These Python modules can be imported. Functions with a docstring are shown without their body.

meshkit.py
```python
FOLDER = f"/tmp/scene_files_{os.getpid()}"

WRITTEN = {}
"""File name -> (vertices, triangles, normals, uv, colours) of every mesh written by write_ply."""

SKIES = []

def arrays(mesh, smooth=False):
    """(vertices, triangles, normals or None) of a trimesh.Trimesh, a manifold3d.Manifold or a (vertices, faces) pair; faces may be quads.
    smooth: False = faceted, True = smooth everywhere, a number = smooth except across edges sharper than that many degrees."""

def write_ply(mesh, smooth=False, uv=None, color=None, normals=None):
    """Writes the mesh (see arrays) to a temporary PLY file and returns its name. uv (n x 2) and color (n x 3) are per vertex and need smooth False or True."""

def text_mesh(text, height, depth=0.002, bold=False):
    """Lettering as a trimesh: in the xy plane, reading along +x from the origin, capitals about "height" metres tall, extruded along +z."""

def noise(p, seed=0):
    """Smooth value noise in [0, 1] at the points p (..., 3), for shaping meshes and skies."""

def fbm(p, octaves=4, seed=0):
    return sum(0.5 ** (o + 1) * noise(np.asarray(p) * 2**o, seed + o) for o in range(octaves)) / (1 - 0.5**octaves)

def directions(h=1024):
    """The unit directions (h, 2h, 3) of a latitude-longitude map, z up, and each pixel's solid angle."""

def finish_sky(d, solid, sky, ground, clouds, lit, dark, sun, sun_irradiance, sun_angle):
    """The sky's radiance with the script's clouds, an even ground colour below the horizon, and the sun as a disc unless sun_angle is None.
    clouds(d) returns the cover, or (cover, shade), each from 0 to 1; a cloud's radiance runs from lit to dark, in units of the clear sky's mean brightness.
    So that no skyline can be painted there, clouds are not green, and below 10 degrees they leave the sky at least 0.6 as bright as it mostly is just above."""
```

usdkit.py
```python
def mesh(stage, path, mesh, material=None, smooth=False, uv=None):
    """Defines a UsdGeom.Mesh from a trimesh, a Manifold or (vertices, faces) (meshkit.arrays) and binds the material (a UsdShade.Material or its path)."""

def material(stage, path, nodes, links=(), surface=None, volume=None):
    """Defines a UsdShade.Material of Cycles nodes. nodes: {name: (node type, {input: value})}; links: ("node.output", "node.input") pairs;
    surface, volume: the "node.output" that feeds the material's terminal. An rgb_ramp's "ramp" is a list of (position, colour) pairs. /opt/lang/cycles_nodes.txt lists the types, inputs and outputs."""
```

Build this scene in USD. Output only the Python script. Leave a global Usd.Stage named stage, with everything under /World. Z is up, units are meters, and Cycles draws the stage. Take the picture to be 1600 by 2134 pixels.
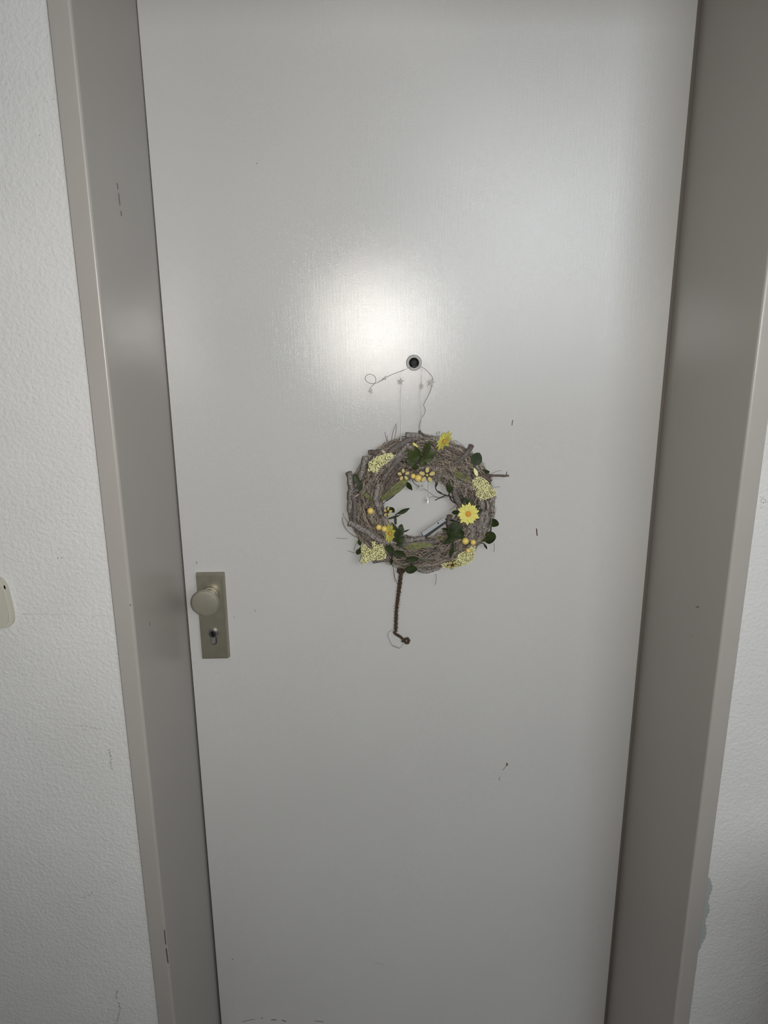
import math, random
import numpy as np, trimesh, usdkit, meshkit
from shapely.geometry import Polygon, Point, LineString, box as sbox
from shapely import affinity
from shapely.ops import unary_union
from pxr import Usd, UsdGeom, UsdLux, Gf, Sdf, UsdShade
random.seed(7); rng = np.random.default_rng(7)
stage = Usd.Stage.CreateInMemory()
UsdGeom.SetStageUpAxis(stage, UsdGeom.Tokens.z); UsdGeom.SetStageMetersPerUnit(stage, 1.0)
UsdGeom.Xform.Define(stage, '/World'); UsdGeom.Scope.Define(stage, '/World/Looks')
# ------------------------------------------------------------------ camera, lights, exposure
IW, IH, FPX = 1600, 2134, 1461.84
PITCH, YAW, ROLL = 0.2525, 0.0248, -0.0061
CAM = np.array([0.0, -1.25, 1.56])                      # door leaf face lies in y = 0
cy, sy, cp, sp = math.cos(YAW), math.sin(YAW), math.cos(PITCH), math.sin(PITCH)
FW = np.array([sy*cp, cy*cp, -sp]); RT0 = np.array([cy, -sy, 0.0]); UP0 = np.cross(RT0, FW)
RT = math.cos(ROLL)*RT0 + math.sin(ROLL)*UP0; UP = -math.sin(ROLL)*RT0 + math.cos(ROLL)*UP0
cam = UsdGeom.Camera.Define(stage, '/World/camera')
cam.CreateHorizontalApertureAttr(36.0); cam.CreateVerticalApertureAttr(36.0*IH/IW)
cam.CreateFocalLengthAttr(36.0*FPX/IW); cam.CreateClippingRangeAttr(Gf.Vec2f(0.01, 100))
cam.CreateExposureAttr(0.05)
cam.AddTransformOp().Set(Gf.Matrix4d(*RT, 0, *UP, 0, *(-FW), 0, *CAM, 1))

def sphere_light(name, pos, r, inten, col):
    l = UsdLux.SphereLight.Define(stage, '/World/' + name)
    l.CreateRadiusAttr(r); l.CreateIntensityAttr(inten); l.CreateColorAttr(Gf.Vec3f(*col)); l.AddTranslateOp().Set(Gf.Vec3d(*pos)); return l
def rect_light(name, pos, target, w, h, inten, col):
    l = UsdLux.RectLight.Define(stage, '/World/' + name)
    l.CreateWidthAttr(w); l.CreateHeightAttr(h); l.CreateIntensityAttr(inten); l.CreateColorAttr(Gf.Vec3f(*col))
    z = np.array(pos, float) - np.array(target, float); z /= np.linalg.norm(z)
    x = np.cross([0, 0, 1.0], z); x /= np.linalg.norm(x); y = np.cross(z, x)
    l.AddTransformOp().Set(Gf.Matrix4d(*x, 0, *y, 0, *z, 0, *map(float, pos), 1)); return l
fl = sphere_light('phone_flash', (0, 0, 0), 0.006, 19500.0, (1.0, 0.955, 0.89))     # the telephone's flash, beside its lens
fl.ClearXformOpOrder(); fl.AddTransformOp().Set(Gf.Matrix4d(*RT, 0, *UP, 0, *(-FW), 0, *(CAM + RT*0.042 + UP*0.004), 1))
sh_ = UsdLux.ShapingAPI.Apply(fl.GetPrim()); sh_.CreateShapingConeAngleAttr(72.0); sh_.CreateShapingConeSoftnessAttr(1.0)
WIN = (0.95, -2.62, 2.02)                               # centre of the unseen window, placed to light door and right wall
rect_light('unseen_window_daylight', (WIN[0], WIN[1]-0.10, WIN[2]), (WIN[0], 0, WIN[2]), 1.3, 1.2, 7.1, (0.90, 0.95, 1.0))

def at(px, py, h=0.0):
    """the point h metres in front of the door leaf that is seen at a pixel of the 1600 x 2134 frame"""
    d = FW*FPX + RT*(px - IW/2) - UP*(py - IH/2)
    return CAM + d*((-h - CAM[1])/d[1])
def wz(X, Y, h): return at(700 + X/4.2105, 880 + Y/4.2105, h)      # wreath close-up coordinates
def sz(X, Y, h): return at(740 + X/7.2727, 720 + Y/7.2727, h)      # string close-up
def rz(X, Y, h): return at(780 + X/10.16, 1160 + Y/10.16, h)       # rope close-up
# ------------------------------------------------------------------ helpers
used = {}
def numbered(path):
    n = used.get(path, 0); used[path] = n + 1
    return path if n == 0 else f'{path}_{n:03d}'
LOC = {}
def thing(name, loc=(0, 0, 0), label=None, cat=None, group=None, kind=None):
    p = numbered('/World/' + name); x = UsdGeom.Xform.Define(stage, p)
    x.AddTranslateOp().Set(Gf.Vec3d(*map(float, loc))); LOC[p] = np.array(loc, float)
    tag(x.GetPrim(), label, cat, group, kind); return p
def tag(prim, label=None, cat=None, group=None, kind=None):
    for k, v in (('label', label), ('category', cat), ('group', group), ('kind', kind)):
        if v: prim.SetCustomDataByKey(k, v)
def obj(name, mesh, mat, parent='/World', smooth=35, label=None, cat=None, kind=None, group=None):
    p = numbered(parent + '/' + name)
    off = np.zeros(3)
    if parent != '/World':
        off = LOC['/'.join(parent.split('/')[:3])]
    if isinstance(mesh, (list,)): mesh = trimesh.util.concatenate(mesh)
    if isinstance(mesh, tuple): mesh = trimesh.Trimesh(mesh[0], mesh[1], process=False)
    mesh = mesh.copy(); mesh.vertices = mesh.vertices - off
    m = usdkit.mesh(stage, p, mesh, M[mat], smooth=smooth)
    tag(m.GetPrim(), label, cat, group, kind); return p
def bx(x0, x1, y0, y1, z0, z1):
    b = trimesh.creation.box((x1-x0, y1-y0, z1-z0)); b.apply_translation(((x0+x1)/2, (y0+y1)/2, (z0+z1)/2)); return b
def smooth_path(P, n):
    P = np.asarray(P, float)
    if len(P) < 3:
        t = np.linspace(0, 1, n)[:, None]; return P[0]*(1-t) + P[-1]*t
    from scipy.interpolate import CubicSpline
    s = np.r_[0, np.cumsum(np.linalg.norm(np.diff(P, axis=0), axis=1))]
    return CubicSpline(s, P)(np.linspace(0, s[-1], n))
def tube(path, r, sides=6, rough=0.0, seed=0, flat=1.0):
    path = np.asarray(path, float); n = len(path); r = np.broadcast_to(np.asarray(r, float), (n,))
    T = np.gradient(path, axis=0); T /= np.maximum(np.linalg.norm(T, axis=1, keepdims=True), 1e-12)
    ref = np.array([0, -1.0, 0.05]); A = np.cross(T, ref); bad = np.linalg.norm(A, axis=1) < 0.15
    A[bad] = np.cross(T[bad], [1.0, 0, 0]); A /= np.linalg.norm(A, axis=1, keepdims=True); B = np.cross(T, A)
    a = np.linspace(0, 2*np.pi, sides, endpoint=False)
    off = A[:, None]*np.cos(a)[None, :, None] + flat*B[:, None]*np.sin(a)[None, :, None]
    rr = np.repeat(r[:, None], sides, 1)
    if rough:
        q = path[:, None] + off*r[:, None, None]
        rr = rr*(1 + rough*(meshkit.fbm(q*260 + seed*3.1, 3, seed) - 0.5)*2)
    V = (path[:, None] + off*rr[..., None]).reshape(-1, 3); F = []
    i = np.arange(n-1)[:, None]*sides; j = np.arange(sides)[None]; k = (j+1) % sides
    F = np.concatenate([np.stack([i+j, i+sides+j, i+sides+k], -1).reshape(-1, 3), np.stack([i+j, i+sides+k, i+k], -1).reshape(-1, 3)])
    c0, c1 = len(V), len(V)+1; V = np.vstack([V, path[0], path[-1]]); j = np.arange(sides); k = (j+1) % sides
    F = np.vstack([F, np.stack([np.full(sides, c0), j, k], 1), np.stack([np.full(sides, c1), (n-1)*sides+k, (n-1)*sides+j], 1)])
    return trimesh.Trimesh(V, F[:, ::-1], process=False)
def lathe(profile, centre, axis, sides=48):
    """profile: (radius, height along axis) pairs"""
    m = trimesh.creation.revolve(np.array(profile, float), sections=sides)
    m.apply_transform(trimesh.geometry.align_vectors([0, 0, 1], axis)); m.apply_translation(centre); return m
def plate(poly, x0, z0, h0, h1):
    """a shapely polygon (x, z in metres about x0, z0) raised from h0 to h1 in front of the door"""
    m = trimesh.creation.extrude_polygon(poly, h1-h0, engine='earcut')
    v = m.vertices; m.vertices = np.c_[v[:, 0]+x0, -(h0+v[:, 2]), v[:, 1]+z0]; return m
def ball(c, r, sub=2):
    m = trimesh.creation.icosphere(subdivisions=sub, radius=r); m.apply_translation(c); return m
# ------------------------------------------------------------------ materials
M = {}
def mat(name, nodes, links, surface): M[name] = usdkit.material(stage, '/World/Looks/' + name, nodes, links, surface=surface)
def plain(name, col, rough=0.5, **kw):
    mat(name, {'p': ('principled_bsdf', {'base_color': col, 'roughness': rough, **kw})}, [], 'p.BSDF')
def noisy(name, c1, c2, scale, rough=0.6, stretch=(1, 1, 1), lo=0.35, hi=0.65, bump=0.0, bscale=None, bdist=0.0005, detail=4, **kw):
    nodes = {'g': ('geometry', {}), 'm': ('mapping', {'scale': stretch}), 'n': ('noise_texture', {'scale': scale, 'detail': detail, 'roughness': 0.6}),
             'r': ('rgb_ramp', {'ramp': [(lo, c1), (hi, c2)]}), 'p': ('principled_bsdf', {'roughness': rough, **kw})}
    links = [('g.position', 'm.vector'), ('m.vector', 'n.vector'), ('n.fac', 'r.fac'), ('r.color', 'p.base_color')]
    if bump:
        nodes['n2'] = ('noise_texture', {'scale': bscale or scale, 'detail': 3, 'roughness': 0.55}); nodes['b'] = ('bump', {'strength': bump, 'distance': bdist})
        links += [('m.vector', 'n2.vector'), ('n2.fac', 'b.height'), ('b.normal', 'p.normal')]
    mat(name, nodes, links, 'p.BSDF')
# door paint: brushed enamel with a fine sparkle and faint upright strokes
mat('door_paint', {
    'g': ('geometry', {}), 'm': ('mapping', {'scale': (1, 1, 0.10)}),
    'n': ('noise_texture', {'scale': 760.0, 'detail': 1.5, 'roughness': 0.65}), 'n2': ('noise_texture', {'scale': 260.0, 'detail': 2.0, 'roughness': 0.5}),
    'n3': ('noise_texture', {'scale': 2.2, 'detail': 3.0}), 'r': ('rgb_ramp', {'ramp': [(0.3, (0.515, 0.508, 0.497)), (0.7, (0.545, 0.538, 0.525))]}),
    'b': ('bump', {'strength': 0.52, 'distance': 0.0004}), 'b2': ('bump', {'strength': 0.22, 'distance': 0.0005}),
    'p': ('principled_bsdf', {'roughness': 0.125, 'specular_ior_level': 0.42})},
    [('g.position', 'n.vector'), ('g.position', 'm.vector'), ('m.vector', 'n2.vector'), ('g.position', 'n3.vector'), ('n3.fac', 'r.fac'), ('r.color', 'p.base_color'),
     ('n.fac', 'b.height'), ('n2.fac', 'b2.height'), ('b2.normal', 'b.normal'), ('b.normal', 'p.normal')], 'p.BSDF')
noisy('frame_paint', (0.350, 0.328, 0.304), (0.370, 0.348, 0.324), 3.0, rough=0.33, bump=0.12, bscale=500)
noisy('plaster', (0.585, 0.58, 0.57), (0.645, 0.64, 0.63), 2.5, rough=0.85, bump=0.75, bscale=190, bdist=0.0022)
plain('unseen_parapet_dark', (0.055, 0.056, 0.052), 0.8)
plain('bare_plaster', (0.34, 0.36, 0.35), 0.95)
plain('seal_rubber', (0.15, 0.132, 0.115), 0.7)
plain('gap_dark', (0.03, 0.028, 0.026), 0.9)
noisy('floor_bounce_pale', (0.58, 0.57, 0.56), (0.66, 0.65, 0.64), 30, rough=0.5)  # unseen floor, coloured pale so that it bounces light back
plain('ceiling_paint', (0.75, 0.75, 0.74), 0.9)
noisy('champagne_metal', (0.35, 0.325, 0.26), (0.39, 0.365, 0.295), 60, rough=0.42, bump=0.08, bscale=1500, metallic=0.85)
noisy('knob_metal', (0.47, 0.44, 0.36), (0.50, 0.47, 0.39), 60, rough=0.40, metallic=0.8)
plain('zinc', (0.42, 0.42, 0.43), 0.35, metallic=0.85)
plain('steel_bright', (0.62, 0.62, 0.62), 0.25, metallic=1.0)
plain('black', (0.004, 0.004, 0.004), 0.6, specular_ior_level=0.08)
plain('plug_dark', (0.10, 0.10, 0.105), 0.35, metallic=0.8)
plain('lens_glass', (0.02, 0.02, 0.022), 0.12, specular_ior_level=1.0)
plain('peephole_ring', (0.42, 0.42, 0.41), 0.55, specular_ior_level=0.2)
plain('beige_plastic', (0.50, 0.485, 0.42), 0.35)
plain('scuff_black', (0.10, 0.095, 0.09), 0.8)
plain('scuff_soft', (0.27, 0.26, 0.245), 0.85)
plain('chip_brown', (0.075, 0.028, 0.018), 0.7)
plain('chip_red', (0.10, 0.022, 0.022), 0.7)
noisy('bark', (0.040, 0.032, 0.027), (0.27, 0.24, 0.22), 620, rough=0.8, lo=0.36, hi=0.70, bump=0.6, bscale=500)
noisy('bark_silver', (0.055, 0.045, 0.039), (0.44, 0.40, 0.37), 420, rough=0.75, lo=0.36, hi=0.74, bump=0.6, bscale=500)
noisy('bark_brown', (0.040, 0.025, 0.020), (0.19, 0.15, 0.13), 600, rough=0.8, lo=0.36, hi=0.68, bump=0.6, bscale=500)
plain('wood_cut', (0.13, 0.085, 0.065), 0.8)
noisy('straw_core', (0.022, 0.018, 0.015), (0.10, 0.085, 0.072), 400, rough=0.95, bump=0.8, bscale=500)
plain('straw_tan', (0.44, 0.37, 0.285), 0.75)
plain('straw_grey', (0.225, 0.19, 0.16), 0.8)
plain('straw_dark', (0.05, 0.04, 0.033), 0.85)
plain('fibre', (0.17, 0.15, 0.115), 0.8)
noisy('grass_green', (0.085, 0.095, 0.028), (0.19, 0.20, 0.07), 120, rough=0.6)
def leaf_mat(name, c1, c2):
    mat(name, {'g': ('geometry', {}), 'n': ('noise_texture', {'scale': 90.0, 'detail': 3.0}), 'r': ('rgb_ramp', {'ramp': [(0.35, c1), (0.65, c2)]}),
               'p': ('principled_bsdf', {'roughness': 0.5, 'specular_ior_level': 0.22}), 't': ('translucent_bsdf', {}), 'x': ('mix_closure', {'fac': 0.08})},
        [('g.position', 'n.vector'), ('n.fac', 'r.fac'), ('r.color', 'p.base_color'), ('r.color', 't.color'), ('p.BSDF', 'x.closure1'), ('t.BSDF', 'x.closure2')], 'x.closure')
leaf_mat('leaf_dark', (0.015, 0.025, 0.007), (0.030, 0.045, 0.011))
leaf_mat('leaf_green', (0.024, 0.036, 0.008), (0.046, 0.064, 0.014))
plain('stem_dark', (0.022, 0.022, 0.014), 0.6)
def petal_mat(name, c1, c2):
    mat(name, {'g': ('geometry', {}), 'n': ('noise_texture', {'scale': 180.0, 'detail': 3.0}), 'r': ('rgb_ramp', {'ramp': [(0.35, c1), (0.65, c2)]}),
               'p': ('principled_bsdf', {'roughness': 0.6, 'specular_ior_level': 0.2}), 't': ('translucent_bsdf', {}), 'x': ('mix_closure', {'fac': 0.25})},
        [('g.position', 'n.vector'), ('n.fac', 'r.fac'), ('r.color', 'p.base_color'), ('r.color', 't.color'), ('p.BSDF', 'x.closure1'), ('t.BSDF', 'x.closure2')], 'x.closure')
petal_mat('petal_yellow', (0.84, 0.79, 0.17), (0.90, 0.86, 0.25)); petal_mat('petal_pale', (0.80, 0.75, 0.20), (0.86, 0.82, 0.28))
noisy('daisy_orange', (0.55, 0.25, 0.03), (0.72, 0.38, 0.06), 900, rough=0.8, bump=0.8, bscale=1500)
plain('millet_pale', (0.80, 0.78, 0.44), 0.55)
plain('millet_core', (0.13, 0.12, 0.03), 0.8)
plain('berry_yellow', (0.72, 0.55, 0.16), 0.22)
plain('ochre_wood', (0.47, 0.385, 0.14), 0.55)
plain('burnt_edge', (0.045, 0.028, 0.016), 0.8)
noisy('rope_brown', (0.032, 0.019, 0.011), (0.135, 0.088, 0.054), 420, rough=0.9, lo=0.4, hi=0.75, bump=0.6, bscale=600)
plain('rope_fibre', (0.12, 0.08, 0.05), 0.9)
plain('wire_grey', (0.20, 0.185, 0.165), 0.45)
plain('nylon_shine', (0.80, 0.80, 0.78), 0.2)
mat('star_plastic', {'p': ('principled_bsdf', {'base_color': (0.62, 0.62, 0.59), 'roughness': 0.25}), 't': ('transparent_bsdf', {'color': (0.9, 0.9, 0.88)}), 'x': ('mix_closure', {'fac': 0.2})},
    [('p.BSDF', 'x.closure1'), ('t.BSDF', 'x.closure2')], 'x.closure')
plain('dull_grey', (0.26, 0.25, 0.225), 0.35)  # dull grey of the bulbs, wire end and switch slot
plain('battery_grey', (0.36, 0.375, 0.39), 0.4)
plain('battery_shaded', (0.03, 0.03, 0.032), 0.4)
plain('window_frame_white', (0.75, 0.75, 0.75), 0.4)
mat('window_glass', {'t': ('transparent_bsdf', {'color': (0.97, 0.98, 0.98)}), 'g': ('glossy_bsdf', {'roughness': 0.02, 'color': (1, 1, 1)}), 'f': ('fresnel', {'IOR': 1.45}), 'x': ('mix_closure', {})},
    [('f.fac', 'x.fac'), ('t.BSDF', 'x.closure1'), ('g.BSDF', 'x.closure2')], 'x.closure')
# ------------------------------------------------------------------ the setting
DEP = 0.28                                              # the leaf sits this far behind the frame's face
XL, XR, CW = -0.3452, 0.5349, 0.0287                    # opening and the width of the frame's face
TOP, CEIL, WY = 2.075, 2.75, -DEP + 0.008                # lintel, ceiling, wall face
RX0, RX1, RY0 = -1.7, 2.3, -2.6                         # unseen landing in front of the door, closed in for bounced light
EX = 0.012
obj('floor', bx(RX0, RX1, RY0, 0.06, -0.12, 0.0), 'floor_bounce_pale', kind='structure', label='unseen landing floor in front of the door, pale to bounce light')
obj('ceiling', bx(RX0, RX1, RY0, 0.06, CEIL, CEIL+0.12), 'ceiling_paint', kind='structure', label='unseen white ceiling of the landing above the door')
wb = [bx(RX0, XL-EX, WY, 0.06, 0, CEIL), bx(XR+EX, RX1, WY, 0.06, 0, CEIL), bx(XL-EX, XR+EX, WY, 0.06, TOP+EX, CEIL)]
WALL = thing('wall_back', (0, 0, 0), 'white rough plaster wall around the grey door frame', kind='structure')
obj('plaster', wb[0], 'plaster', WALL, smooth=False); obj('plaster', wb[1], 'plaster', WALL, smooth=False); obj('plaster', wb[2], 'plaster', WALL, smooth=False)
obj('wall_left', bx(RX0-0.12, RX0, RY0-0.12, 0.06, 0, CEIL), 'plaster', kind='structure', smooth=False)
obj('wall_right', bx(RX1, RX1+0.12, RY0-0.12, 0.06, 0, CEIL), 'plaster', kind='structure', smooth=False)
wx0, wx1, wz0, wz1 = WIN[0]-0.65, WIN[0]+0.65, WIN[2]-0.60, WIN[2]+0.60
obj('wall_front', [bx(RX0, wx0, RY0-0.12, RY0, 0, CEIL), bx(wx1, RX1, RY0-0.12, RY0, 0, CEIL), bx(wx0, wx1, RY0-0.12, RY0, 0, wz0), bx(wx0, wx1, RY0-0.12, RY0, wz1, CEIL)], 'plaster', kind='structure', smooth=False)
WD = thing('unseen_window_1', (WIN[0], RY0, wz0), 'unseen white framed window behind the camera, lights the door and right wall', kind='structure')
fy0, fy1 = RY0-0.09, RY0-0.04
obj('window_frame', [bx(wx0, wx0+0.05, fy0, fy1, wz0, wz1), bx(wx1-0.05, wx1, fy0, fy1, wz0, wz1), bx(wx0+0.05, wx1-0.05, fy0, fy1, wz0, wz0+0.05), bx(wx0+0.05, wx1-0.05, fy0, fy1, wz1-0.05, wz1)], 'window_frame_white', WD, smooth=False)
obj('pane', bx(wx0+0.05, wx1-0.05, RY0-0.067, RY0-0.063, wz0+0.05, wz1-0.05), 'window_glass', WD, smooth=False)
# unseen low parapet, out of view at right, placed to darken the lower wall
obj('unseen_parapet', bx(0.675, RX1-0.001, -0.74, -0.62, 0, 0.88), 'unseen_parapet_dark', kind='structure', smooth=False, label='unseen low dark parapet out of view, darkens the lower right wall')
# door frame: sheet steel, swept around the opening as one profile per side with a rounded front edge
def jamb(side):
    """profile in (outward, depth) swept upright; side -1 left, +1 right"""
    r = 0.0045; pr = [(CW, WY+0.02), (CW, -DEP+0.0012), (CW-0.0012, -DEP)]
    for a in np.linspace(0, math.pi/2, 8): pr.append((r - r*math.sin(a), -DEP + r - r*math.cos(a)))
    pr += [(0, 0.0), (0, 0.05), (EX-0.002, 0.05), (EX-0.002, WY+0.02)]
    x = XL if side < 0 else XR
    P = Polygon([(x + side*u, y) for u, y in pr])
    m = trimesh.creation.extrude_polygon(P, TOP + CW if True else 0, engine='earcut'); return m
FR = thing('trim_1', ((XL+XR)/2, -DEP, 0), 'grey painted steel door frame with deep reveal around the door', kind='structure')
obj('jamb', jamb(-1), 'frame_paint', FR, smooth=30); obj('jamb', jamb(1), 'frame_paint', FR, smooth=30)
obj('head', [bx(XL, XR, -DEP, 0.05, TOP, TOP+EX-0.002), bx(XL, XR, -DEP, WY+0.02, TOP+EX-0.002, TOP+CW)], 'frame_paint', FR, smooth=False)
obj('seal', bx(XR-0.0072, XR-0.0003, 0.0035, 0.045, 0.0, TOP-0.001), 'seal_rubber', FR, smooth=False)
obj('seal', bx(XL+0.0002, XL+0.0008, 0.010, 0.045, 0.0, TOP-0.001), 'seal_rubber', FR, smooth=False)
def scuffs(parent, name, matn, spots, plane):
    """small flat marks: each a closed thin sliver along a list of points"""
    for pts, w in spots:
        P = [plane(*p) for p in pts]
        obj(name, tube(smooth_path(P, max(6, 3*len(P))), np.r_[0.4, np.ones(max(6, 3*len(P))-2), 0.3]*w, 5, flat=0.25), matn, parent)
def on_left_reveal(px, py):
    d = FW*FPX + RT*(px - IW/2) - UP*(py - IH/2); return CAM + d*((XL + 0.0002 - CAM[0])/d[0])
def on_right_reveal(px, py):
    d = FW*FPX + RT*(px - IW/2) - UP*(py - IH/2); return CAM + d*((XR - 0.0002 - CAM[0])/d[0])
def on_wall(px, py): return at(px, py, -WY + 0.0002)
def on_casing(px, py): return at(px, py, DEP + 0.0001)
def on_door(px, py): return at(px, py, 0.0001)
scuffs(FR, 'scratch', 'scuff_black', [([(244, 381), (246, 395)], .0009), ([(247, 402), (250, 429)], .0009), ([(252, 439), (253, 451)], .0009), ([(311.5, 1297), (312, 1304)], .0006)], on_left_reveal)
scuffs(FR, 'scratch', 'scuff_black', [([(1450, 1266), (1453, 1264), (1456, 1267)], .001), ([(1441, 1324), (1442, 1325)], .001)], on_right_reveal)
scuffs(FR, 'chip', 'scuff_black', [([(343, 1937), (344, 1955), (346, 1970)], .0011), ([(346, 1975), (348, 1990), (350.5, 2008)], .0013), ([(271.5, 1259), (272, 1263)], .0007)], on_casing)
# ------------------------------------------------------------------ the door
DX0, DX1 = XL + 0.0022, XR - 0.0075
DOOR = thing('door_1', ((DX0+DX1)/2, 0, 0.004), 'grey painted flush entrance door with a wreath hanging on it', kind='structure')
leaf = plate(Polygon([(XL+0.0040, 0.004), (DX1, 0.004), (DX1, TOP-0.003), (XL+0.0010, TOP-0.003)]), 0, 0, -0.042, 0.0)
obj('door_leaf', leaf, 'door_paint', DOOR, smooth=False)
scuffs(DOOR, 'scratch', 'scuff_black', [([(1068.5, 875), (1067.3, 881), (1066.5, 887)], .0008), ([(1057, 1592), (1053, 1598), (1047, 1606)], .0005), ([(1041.5, 1619), (1039.5, 1627)], .0006),
    ([(504, 2130), (520, 2126), (532, 2124)], .0006), ([(543, 2123), (548, 2121)], .0008), ([(564, 2125), (577, 2125.5)], .0011), ([(586, 2125.5), (597, 2129)], .0011), ([(655, 2127), (675, 2130)], .0008),
    ([(408, 1175), (411, 1170.5)], .0006), ([(487, 1285), (488, 1288)], .0004), ([(483, 1999), (487, 1999)], .0007), ([(447, 2010), (448, 2011)], .001), ([(780, 2007), (800, 2010)], .0003), ([(530, 1270), (533, 1275)], .0004), ([(1248, 1933), (1249, 1934)], .0006), ([(534, 340), (536, 341)], .0006)], on_door)
scuffs(DOOR, 'paint_chip', 'chip_brown', [([(1117.6, 1101), (1118.2, 1108), (1119.5, 1117)], .0011)], on_door)
scuffs(DOOR, 'paint_chip', 'chip_red', [([(1054.5, 1590), (1057, 1593.5), (1054, 1596)], .0013)], on_door)
# peephole
pc = sz(890, 262, 0.0); PX, PZ = pc[0], pc[2]
ax = np.array([0, -1.0, 0])
PH = obj('peephole', lathe([(0.0088, 0), (0.0131, 0), (0.0131, 0.0016), (0.0124, 0.0024), (0.0096, 0.0026), (0.0088, 0.0020), (0.0088, 0)], (PX, 0, PZ), ax), 'peephole_ring', DOOR, label='grey painted ring around the door viewer')
obj('dark_outline', lathe([(0.0131, 0), (0.0136, 0), (0.0136, 0.0004), (0.0131, 0.0004), (0.0131, 0)], (PX, 0, PZ), ax), 'gap_dark', PH)  # thin dark ring around the foot of the peephole ring
obj('barrel', lathe([(0, 0.0002), (0.0088, 0.0002), (0.0088, 0.0012), (0.0060, 0.0013), (0.0060, 0.0008), (0, 0.0008)], (PX, 0, PZ), ax), 'black', PH)
obj('lens_mount', lathe([(0.0030, 0.0008), (0.0049, 0.0008), (0.0049, 0.0018), (0.0042, 0.0024), (0.0030, 0.0018), (0.0030, 0.0008)], (PX, 0, PZ), ax), 'plug_dark', PH)
obj('lens', lathe([(0, 0.0008), (0.0030, 0.0008), (0.0030, 0.0014), (0.0027, 0.0024), (0.0022, 0.0031), (0.0014, 0.0037), (0.0007, 0.00395), (0, 0.0040)], (PX, 0, PZ), ax, 32), 'lens_glass', PH)
# door plate, knob and lock cylinder
c = [at(370+X/9.7, 1170+Y/9.7, 0) for X, Y in ((385, 215), (955, 208), (1065, 1925), (500, 1935))]
px0, px1 = (c[0][0]+c[3][0])/2, (c[1][0]+c[2][0])/2; pz1, pz0 = (c[0][2]+c[1][2])/2, (c[2][2]+c[3][2])/2
PT = 0.0130
b0 = sbox(px0, pz0, px1, pz1).buffer(-0.0012).buffer(0.0012, quad_segs=4)
def rect_ring(ins, rad, y):
    p = sbox(px0+ins, pz0+ins, px1-ins, pz1-ins).buffer(-rad).buffer(rad, quad_segs=4); q = np.array(p.exterior.coords)[:-1]
    return np.c_[q[:, 0], np.full(len(q), -y), q[:, 1]]
rings = [rect_ring(0, 0.0015, 0.0), rect_ring(0.0003, 0.0015, PT*0.35), rect_ring(0.0026, 0.0012, PT-0.0005), rect_ring(0.0032, 0.0010, PT)]
n0 = len(rings[0]); V = np.vstack(rings + [[[(px0+px1)/2, -PT, (pz0+pz1)/2]]]); F = []
for a in range(len(rings)-1):
    for j in range(n0):
        k = (j+1) % n0; F += [(a*n0+j, a*n0+k, (a+1)*n0+k), (a*n0+j, (a+1)*n0+k, (a+1)*n0+j)]
F += [(3*n0+j, 3*n0+(j+1) % n0, 4*n0) for j in range(n0)]
pl = trimesh.Trimesh(V, F, process=False); pl.fix_normals()
PL = obj('door_plate', pl, 'champagne_metal', DOOR, smooth=25, label='champagne coloured metal plate on the door')
KH = 0.064
kc = at(370+548/9.7, 1170+858/9.7, KH); kx, kz = kc[0], kc[2]
kr = 0.0245
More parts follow.
